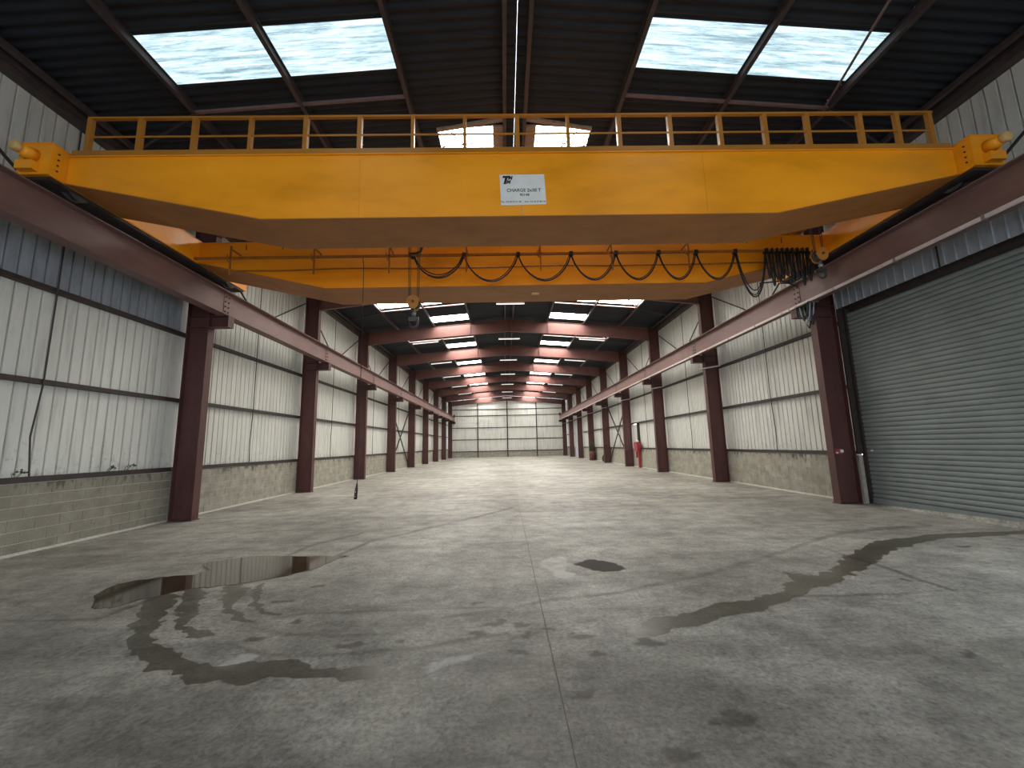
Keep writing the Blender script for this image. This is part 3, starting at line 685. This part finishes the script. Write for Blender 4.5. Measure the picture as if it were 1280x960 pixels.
# end carriages
def carriage(sgn):
    xi, xo = sgn * 7.25, sgn * 7.74
    c = MB().box(xi, xo, -4.36, .46, 5.865, 6.38).build('end_carriage', Y, cr_)
    MB().box(xi - sgn * .012, xo + sgn * .012, -4.37, .47, 6.38, 6.395).build('carriage_cap', Y, c)
    MB().box(sgn * 7.28, sgn * 7.70, -4.30, .40, 5.815, 5.864).build('carriage_shade_box', M['dark'], c)  # dark box standing in for the deep shadow between carriage and rail
    for yy in (-3.85, -.1):
        MB().disc_stack((sgn * 7.43, yy, 5.93), 0, [(0, .19), (.02, .19), (.02, .165), (.12, .165), (.12, .19), (.14, .19)], 24).build('wheel', M['hook'], c, True)
    xf = sgn * 7.25
    for k in range(4):
        MB().disc_stack((xf - sgn * .008, -4.26, 5.98 + k * .095), 0, [(-.008, .013), (.008, .013)], 8).build('bolt', M['dark'], c)
    # buffer and travel motor on the front end
    MB().disc_stack((sgn * 7.52, -4.37, 6.17), 1, [(-.15, .06), (-.13, .085), (0, .12)], 18).build('buffer_cone', M['yellow'], c, True)
    MB().disc_stack((sgn * 7.56, -4.55, 6.19), 1, [(-.06, .06), (-.045, .08), (.02, .08), (.035, .06)], 18).build('buffer_head', M['buff'], c, True)
    MB().box(sgn * 7.40, sgn * 7.66, -4.46, -4.36, 5.90, 6.04).build('buffer_bracket', Y, c)
    MB().disc_stack((sgn * 7.5, .47, 6.1), 1, [(0, .11), (.2, .11), (.22, .08), (.30, .08)], 16).build('buffer_cone', M['yellow'], c, True)
    return c
carriage(-1); carriage(1)
# access railing along the near girder
zr = 6.35
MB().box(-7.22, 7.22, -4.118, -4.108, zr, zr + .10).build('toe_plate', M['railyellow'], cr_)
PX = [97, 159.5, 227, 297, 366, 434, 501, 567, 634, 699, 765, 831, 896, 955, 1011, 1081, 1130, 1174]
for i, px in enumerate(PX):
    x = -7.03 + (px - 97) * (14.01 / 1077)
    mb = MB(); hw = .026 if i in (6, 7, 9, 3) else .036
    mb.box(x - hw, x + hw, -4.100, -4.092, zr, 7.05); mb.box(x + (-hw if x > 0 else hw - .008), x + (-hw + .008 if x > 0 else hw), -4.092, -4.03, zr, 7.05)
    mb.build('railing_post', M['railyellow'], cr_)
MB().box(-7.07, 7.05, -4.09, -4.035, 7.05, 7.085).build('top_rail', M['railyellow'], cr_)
MB().box(-7.05, 7.03, -4.090, -4.078, 6.70, 6.73).build('mid_rail', M['railyellow'], cr_)
# festoon rail, pipe and brackets in front of the far girder
MB().box(-7.1, 6.6, -1.60, -1.545, 5.80, 5.845).build('festoon_rail', M['ochre'], cr_)
mb = MB(); pts = [(-7.0 + k * .5, -1.30, 5.655 + .006 * math.sin(k * 1.3) - .012 * math.sin(k * .7)) for k in range(28)]
mb.tube(pts, .018, 8).build('cable_pipe', M['ochre'], cr_, True)
for px in (291, 394, 487, 583, 676, 766, 864):
    x = -1.13 + (px - 583) * .01775
    b0 = MB().box(x - .012, x + .012, -1.60, -1.25, 6.02, 6.05).box(x - .015, x + .015, -1.60, -1.57, 5.42, 6.10).build('festoon_bracket', M['ochre'], cr_)
    MB().tube([(x - .07, -1.58, 5.90), (x - .07, -1.60, 5.80), (x - .02, -1.60, 5.72)], .012, 6).build('bracket_hook', M['ochre'], b0)
for k in range(16):
    x = -6.2 + k * .83
    MB().box(x - .012, x + .012, -1.262, -1.25, 6.17, 6.30).build('edge_clip', M['ochre'], cr_)
# festoon cable loops
def loop(x0, x1, drop, y=-1.575, n=14, z=5.79):
    return [(x0 + (x1 - x0) * i / n, y, z - drop * (1 - (2 * i / n - 1) ** 2) ** .8) for i in range(n + 1)]
sup = [-2.30, -1.18, .025, 1.21, 2.22, 3.18, 4.03, 4.92, 5.62]
drops = [.50, .60, .60, .60, .61, .62, .63, 1.05]
for i in range(8):
    mb = MB().tube(loop(sup[i], sup[i + 1], drops[i]), .017, 6)
    if i in (0, 7): mb.tube(loop(sup[i] + .02, sup[i + 1] - .02, drops[i] * .86, -1.59), .012, 6)
    mb.tube(loop(sup[i], sup[i + 1] - .04, drops[i] * .96, -1.595), .011, 6)
    mb.build('festoon_cable', M['black'], cr_, True)
for x in sup[1:]: MB().box(x - .04, x + .04, -1.615, -1.53, 5.765, 5.86).build('cable_trolley', M['black'], cr_)
MB().tube([(-2.30, -1.58, 5.74), (-2.36, -1.6, 5.80), (-2.40, -1.6, 5.86), (-2.25, -1.6, 5.86), (-2.15, -1.6, 5.90), (-2.11, -1.6, 6.02)], .03, 8).build('towing_arm', M['black'], cr_)
for k in range(9):
    x = 5.62 + k * .115
    mb = MB().tube(loop(x, x + .10, .62 + .16 * ((k * 5) % 3) / 2, -1.56 + .05 * (k % 2), 12, 5.80), .019, 6)
    mb.tube(loop(x + .01, x + .11, .55 + .1 * ((k * 7) % 4) / 2, -1.62, 12, 5.80), .015, 6)
    mb.build('festoon_cable', M['black'], cr_, True)
    MB().box(x - .015, x + .03, -1.64, -1.53, 5.765, 5.86).build('cable_trolley', M['black'], cr_)
mb = MB().tube([(5.4, -1.58, 5.05), (5.9, -1.58, 5.1), (6.3, -1.5, 5.0)], .016, 6); mb.build('festoon_cable', M['black'], cr_, True)
# number tag under the far girder
MB().box(.36, .54, -.86, -.74, 5.185, 5.199).build('number_tag', M['buff'], g2)

# load sign with its lettering
sg = MB().prism([(-.355, 5.955), (.372, 5.955), (.392, 5.43), (-.338, 5.415)], 1, -4.112, -4.102).build('sign_plate', M['white'], cr_)
sg['label'] = 'white load sign with black lettering'
def text(s, x, z, size, parent, shear=0, y=-4.1135, bold=0.0, align='CENTER', rot=0.0):
    cu = bpy.data.curves.new('lettering', 'FONT'); cu.body = s; cu.size = size; cu.align_x = align; cu.shear = shear; cu.extrude = .0006; cu.offset = bold
    o = bpy.data.objects.new('lettering', cu); COL.objects.link(o)
    bpy.context.view_layer.update()
    me = bpy.data.meshes.new_from_object(o.evaluated_get(bpy.context.evaluated_depsgraph_get()))
    me.name = 'lettering'; bpy.data.objects.remove(o)
    mm = Matrix.Translation((x, y, z)) @ Matrix.Rotation(rot, 4, 'Y') @ Matrix.Rotation(math.pi / 2, 4, 'X'); me.transform(mm)
    me.materials.clear(); me.materials.append(M['black'])
    o = bpy.data.objects.new('lettering', me); COL.objects.link(o); o.parent = parent
    return o
text('T', -.27, 5.795, .185, sg, .25, bold=.010)
text('M', -.185, 5.865, .085, sg, .25, bold=.004)
text('M', -.215, 5.795, .085, sg, .25, bold=.004)
text('CHARGE 2x30 T', .035, 5.65, .078, sg, 0, bold=.0010)
text('90148', .045, 5.575, .062, sg, 0, bold=.0008)
text('Tel : 03 24 57 01 08  -  Fax : 03 24 57 80 18', .02, 5.462, .040, sg, 0, bold=.0004)

# trolleys on top of the girders (mostly behind the near girder)
def crab(x, lab):
    c = empty('crane_trolley', (x, -2.2, 6.36)); tag(c, lab, 'trolley', 'hoist trolleys on the crane girders')
    fr = MB()
    for dx in (-.45, .45): fr.box(x + dx - .07, x + dx + .07, -3.62, -.75, 6.47, 6.66)
    for yy in (-3.5, -.85): fr.box(x - .45, x + .45, yy - .07, yy + .07, 6.47, 6.66)
    fr.build('trolley_frame', M['railyellow'], c)
    for dx in (-.45, .45):
        for yy in (-3.55, -.80): MB().disc_stack((x + dx, yy - .05, 6.455), 1, [(0, .105), (.1, .105)], 16).build('wheel', M['hook'], c, True)
    MB().disc_stack((x - .4, -2.2, 6.80), 0, [(0, .20), (.04, .20), (.04, .16), (.76, .16), (.76, .20), (.8, .20)], 20).build('rope_drum', M['hook'], c, True)
    MB().disc_stack((x - .25, -2.9, 6.80), 0, [(0, .13), (.5, .13)], 16).build('hoist_motor', M['hook'], c, True)
crab(-2.14, 'yellow hoist trolley on girders above the middle hook block')
crab(6.33, 'yellow hoist trolley parked on girders at the right crane end')
def hook_block(x, y, zc, ztop, lab, roll=0):
    c = empty('hook_block', (x, y, zc)); tag(c, lab, 'hook', 'hook blocks hanging from the crane')
    for dx in (-.135, -.095, .085, .125):
        MB().tube([(x + dx * .75, y, zc + .02), (x + dx, y, ztop)], .009, 6).build('wire_rope', M['rope'], c)
    poly = []
    for k in range(24):
        a = 2 * math.pi * k / 24; rx = .135; rz = .135
        poly.append((x + rx * math.cos(a) * (1 if math.sin(a) > 0 else .85), zc + rz * math.sin(a) * (1 if math.sin(a) > 0 else 1.1)))
    for dy in (-.10, .08): MB().prism(poly, 1, y + dy, y + dy + .02).build('sheave_cheek', M['railyellow'], c)
    MB().disc_stack((x, y - .06, zc), 1, [(0, .12), (.02, .12), (.035, .095), (.085, .095), (.10, .12), (.12, .12)], 24).build('sheave', M['hook'], c, True)
    MB().disc_stack((x, y - .12, zc), 1, [(0, .028), (.24, .028)], 12).build('sheave_pin', M['rust'], c)
    MB().disc_stack((x, y, zc - .27), 2, [(0, .035), (.06, .05), (.07, .03), (.15, .03)], 14).build('swivel', M['steel'], c, True)
    pts = [(x, y, zc - .26), (x, y, zc - .33)]; cx, cz, r = x, zc - .42, .085
    for k in range(12):
        a = math.radians(60 - k * 23); pts.append((cx + r * math.cos(a) * -1 * -1 * .95 , y, cz + r * math.sin(a)))
    rad = [.028, .03] + [.030 - .0012 * k for k in range(12)]
    MB().tube(pts, rad, 10).build('hook', M['hook'], c, True)
    MB().box(x - .10, x + .10, y - .03, y + .03, zc - .37, zc - .30).build('hook_guard', M['hook'], c)
hook_block(-2.14, -2.2, 4.50, 6.64, 'yellow hook block with dark hook hanging on four ropes below middle of crane')
hook_block(6.32, -2.2, 5.40, 6.64, 'yellow hook block hoisted high beside cable bundle at the right crane end')
# hanging pendant control
pc = empty('pendant_control', (-3.45, -1.45, .58)); tag(pc, 'slim dark push-button pendant on a cable hanging near the floor', 'controller')
MB().tube([(-3.42, -1.57, 5.795), (-3.42, -1.50, 5.6), (-3.425, -1.45, 3), (-3.43, -1.45, .86)], .008, 6).build('pendant_cable', M['black'], pc)
MB().tube([(-3.43, -1.45, .90), (-3.435, -1.45, .82), (-3.44, -1.45, .78), (-3.455, -1.45, .58)], [.014, .022, .032, .034], 10).build('pendant_body', M['black'], pc, True)
for q in range(4): MB().disc_stack((-3.445 - .003 * q, -1.487, .77 - .045 * q), 1, [(0, .011), (.01, .011)], 8).build('push_button', M['buff'] if q % 2 else M['fire'], pc)

# power cable coil hanging below the conductor rail at the right column
cc = empty('cable_coil', (7.36, -.45, 4.6)); tag(cc, 'grey power cable looped below conductor rail at nearest right column', 'cable')
for k in range(5):
    x = 7.24 + .05 * k; h = .42 + .10 * (k % 3)
    MB().tube([(x, -.55, 4.94), (x - .01, -.50, 4.95 - h * .6), (x, -.36, 4.96 - h), (x + .02, -.20, 4.95 - h * .6), (x + .02, -.16, 4.94)], .016, 8).build('cable_loop', M['header'] if k % 2 else M['black'], cc, True)
MB().box(7.20, 7.50, -.58, -.12, 4.945, 4.974).build('hanger', M['steel'], cc)

# ---------------------------------------------------------------- tube lamps
def tube_lamp(x, y, z, ln, lab, grp, hang):
    c = empty('tube_lamp', (x, y, z)); tag(c, lab, 'lamp', grp)
    sl = SL * ln / 2 * (1 if x < 0 else -1) if abs(x) > 1 else 0
    a, b = Vector((x - ln / 2, y, z - sl)), Vector((x + ln / 2, y, z + sl))
    MB().bar(a, b, .10, .05).build('housing', M['white'], c)
    d = Vector((0, 0, -.042))
    for dy in (-.025, .025):
        q = Vector((0, dy, 0)); MB().tube([a + d + q, b + d + q], .016, 8).build('tube', M['tube'], c, True)
    for dx in (-.2, .2) if hang else (): MB().box(x + dx - .012, x + dx + .012, y - .012, y + .012, z + .02, roof_z(x) - .03).build('hanger', M['purlin'], c)
for i, b in enumerate([6, 12, 18, 24, 30, 36, 42]):
    tube_lamp(0, b + 1.05, 7.78, 1.24, '%s tube lamp behind the crane hung below the roof ridge' % ORD[i], 'tube lamps along the ridge', True)
    if b >= 12:
        for sgn in (-1, 1):
            tube_lamp(sgn * 4.9, b + 1.3, 7.70, 1.5, '%s tube lamp behind the crane on the %s roof slope' % (ORD[i - 1], side_word[sgn]), 'tube lamps on the roof slopes', True)

# ---------------------------------------------------------------- small things
# socket strip on the nearest right column
so = empty('socket_box', (7.98, .09, 1.25)); tag(so, 'small red and white power socket box on nearest right column', 'socket')
MB().box(7.90, 8.08, .055, .10, 1.20, 1.33).build('back_plate', M['socketred'], so)
MB().box(8.02, 8.09, .03, .06, 1.24, 1.31).build('cover', M['white'], so)
MB().disc_stack((7.93, .02, 1.235), 1, [(0, .02), (.04, .022)], 12).build('plug', M['white'], so)
# fire point by the side door
fp = empty('fire_hose_cabinet', (8.25, 16.5, 0)); tag(fp, 'red fire equipment on a red post beside the narrow white side door', 'fire equipment')
MB().box(8.20, 8.34, 16.35, 16.50, 0, 1.05).build('post', M['fire'], fp)
MB().box(8.12, 8.38, 16.28, 16.98, 1.05, 1.62).build('cabinet', M['fire'], fp)
MB().box(8.115, 8.121, 16.36, 16.88, 1.12, 1.55).build('cabinet_door', M['socketred'], fp)
MB().disc_stack((8.25, 16.6, 1.62), 2, [(0, .09), (.06, .10), (.12, .05)], 14).build('beacon', M['white'], fp, True)
MB().disc_stack((8.22, 16.72, .62), 2, [(0, .06), (.38, .06), (.42, .02), (.46, .02)], 14).build('extinguisher', M['fire'], fp, True)
# leafy planter at a far right column, tyre leaning at the wall
pl = empty('planter_drum', (8.02, 29.6, 0)); tag(pl, 'rusty drum with a leafy green plant in front of a far right column', 'planter')
MB().disc_stack((8.02, 29.6, 0), 2, [(0, .26), (.28, .27), (.30, .285), (.32, .27), (.58, .27), (.60, .285), (.62, .27), (.86, .26)], 20).build('drum', M['rust'], pl, True)
mb = MB()
for k in range(150):
    a = random.uniform(0, 6.28); r = random.uniform(.05, .34); h = random.uniform(.9, 1.75); c = Vector((8.02 + r * math.cos(a), 29.6 + r * math.sin(a), h))
    d = Vector((random.uniform(-1, 1), random.uniform(-1, 1), random.uniform(-.4, 1))).normalized() * .11; u = d.cross(Vector((0, 0, 1))).normalized() * .035
    mb.add([c, c + d * .5 + u, c + d, c + d * .5 - u], [(0, 1, 2, 3)])
tag(mb.build('foliage', M['leaf'], pl), kind='stuff')
mb = MB()
for k in range(7):
    a = k * .9; mb.tube([(8.02, 29.6, .8), (8.02 + .2 * math.cos(a), 29.6 + .2 * math.sin(a), 1.6)], .01, 5)
mb.build('stems', M['leaf'], pl)
ty = MB(); n = 20; m_ = 8
for i in range(n):
    a = 2 * math.pi * i / n
    for j in range(m_):
        p = 2 * math.pi * j / m_; rr = .27 + .075 * math.cos(p); dx = .075 * math.sin(p)
        z = .345 + rr * math.sin(a); ty.v.append((8.23 + dx * .95 + (z - .345) * .22, 26.0 + rr * math.cos(a), z))
for i in range(n):
    for j in range(m_): ty.f.append((i * m_ + j, ((i + 1) % n) * m_ + j, ((i + 1) % n) * m_ + (j + 1) % m_, i * m_ + (j + 1) % m_))
tag(ty.build('tyre', M['black'], None, True), 'dark tyre leaning on the low block wall far right', 'tyre')
# weeds growing out of the sill of the near left bay
def weed(y, n, h, lab, z=1.27):
    c = empty('weed', (-8.40, y, z)); tag(c, lab, 'plant')
    for k in range(n):
        dy = random.uniform(-.14, .14); top = Vector((-8.38 + random.uniform(0, .06), y + dy, z + h * random.uniform(.35, 1)))
        st = MB().tube([(-8.41, y + dy * .4, z - .01), (-8.39, y + dy * .8, z + h * .25), top], .004, 5).build('stem', M['leaf'], c)
        for q in range(4):
            p = top + Vector((random.uniform(-.01, .02), random.uniform(-.035, .035), random.uniform(-.05, .02)))
            d = Vector((random.uniform(0, .4), random.uniform(-1, 1), random.uniform(-.3, .5))).normalized() * .055; u = Vector((.3, 0, 1)).normalized() * .02
            MB().add([p, p + d * .5 + u, p + d, p + d * .5 - u], [(0, 1, 2, 3)]).build('leaf', M['leaf'], c)
weed(-3.18, 3, .12, 'small weed on the sill left of the hanging wall cable')
weed(-1.60, 4, .10, 'low dark weed on the sill between cable and nearest left column')
weed(-1.22, 3, .17, 'taller leafy weed on sill closest to nearest left column')
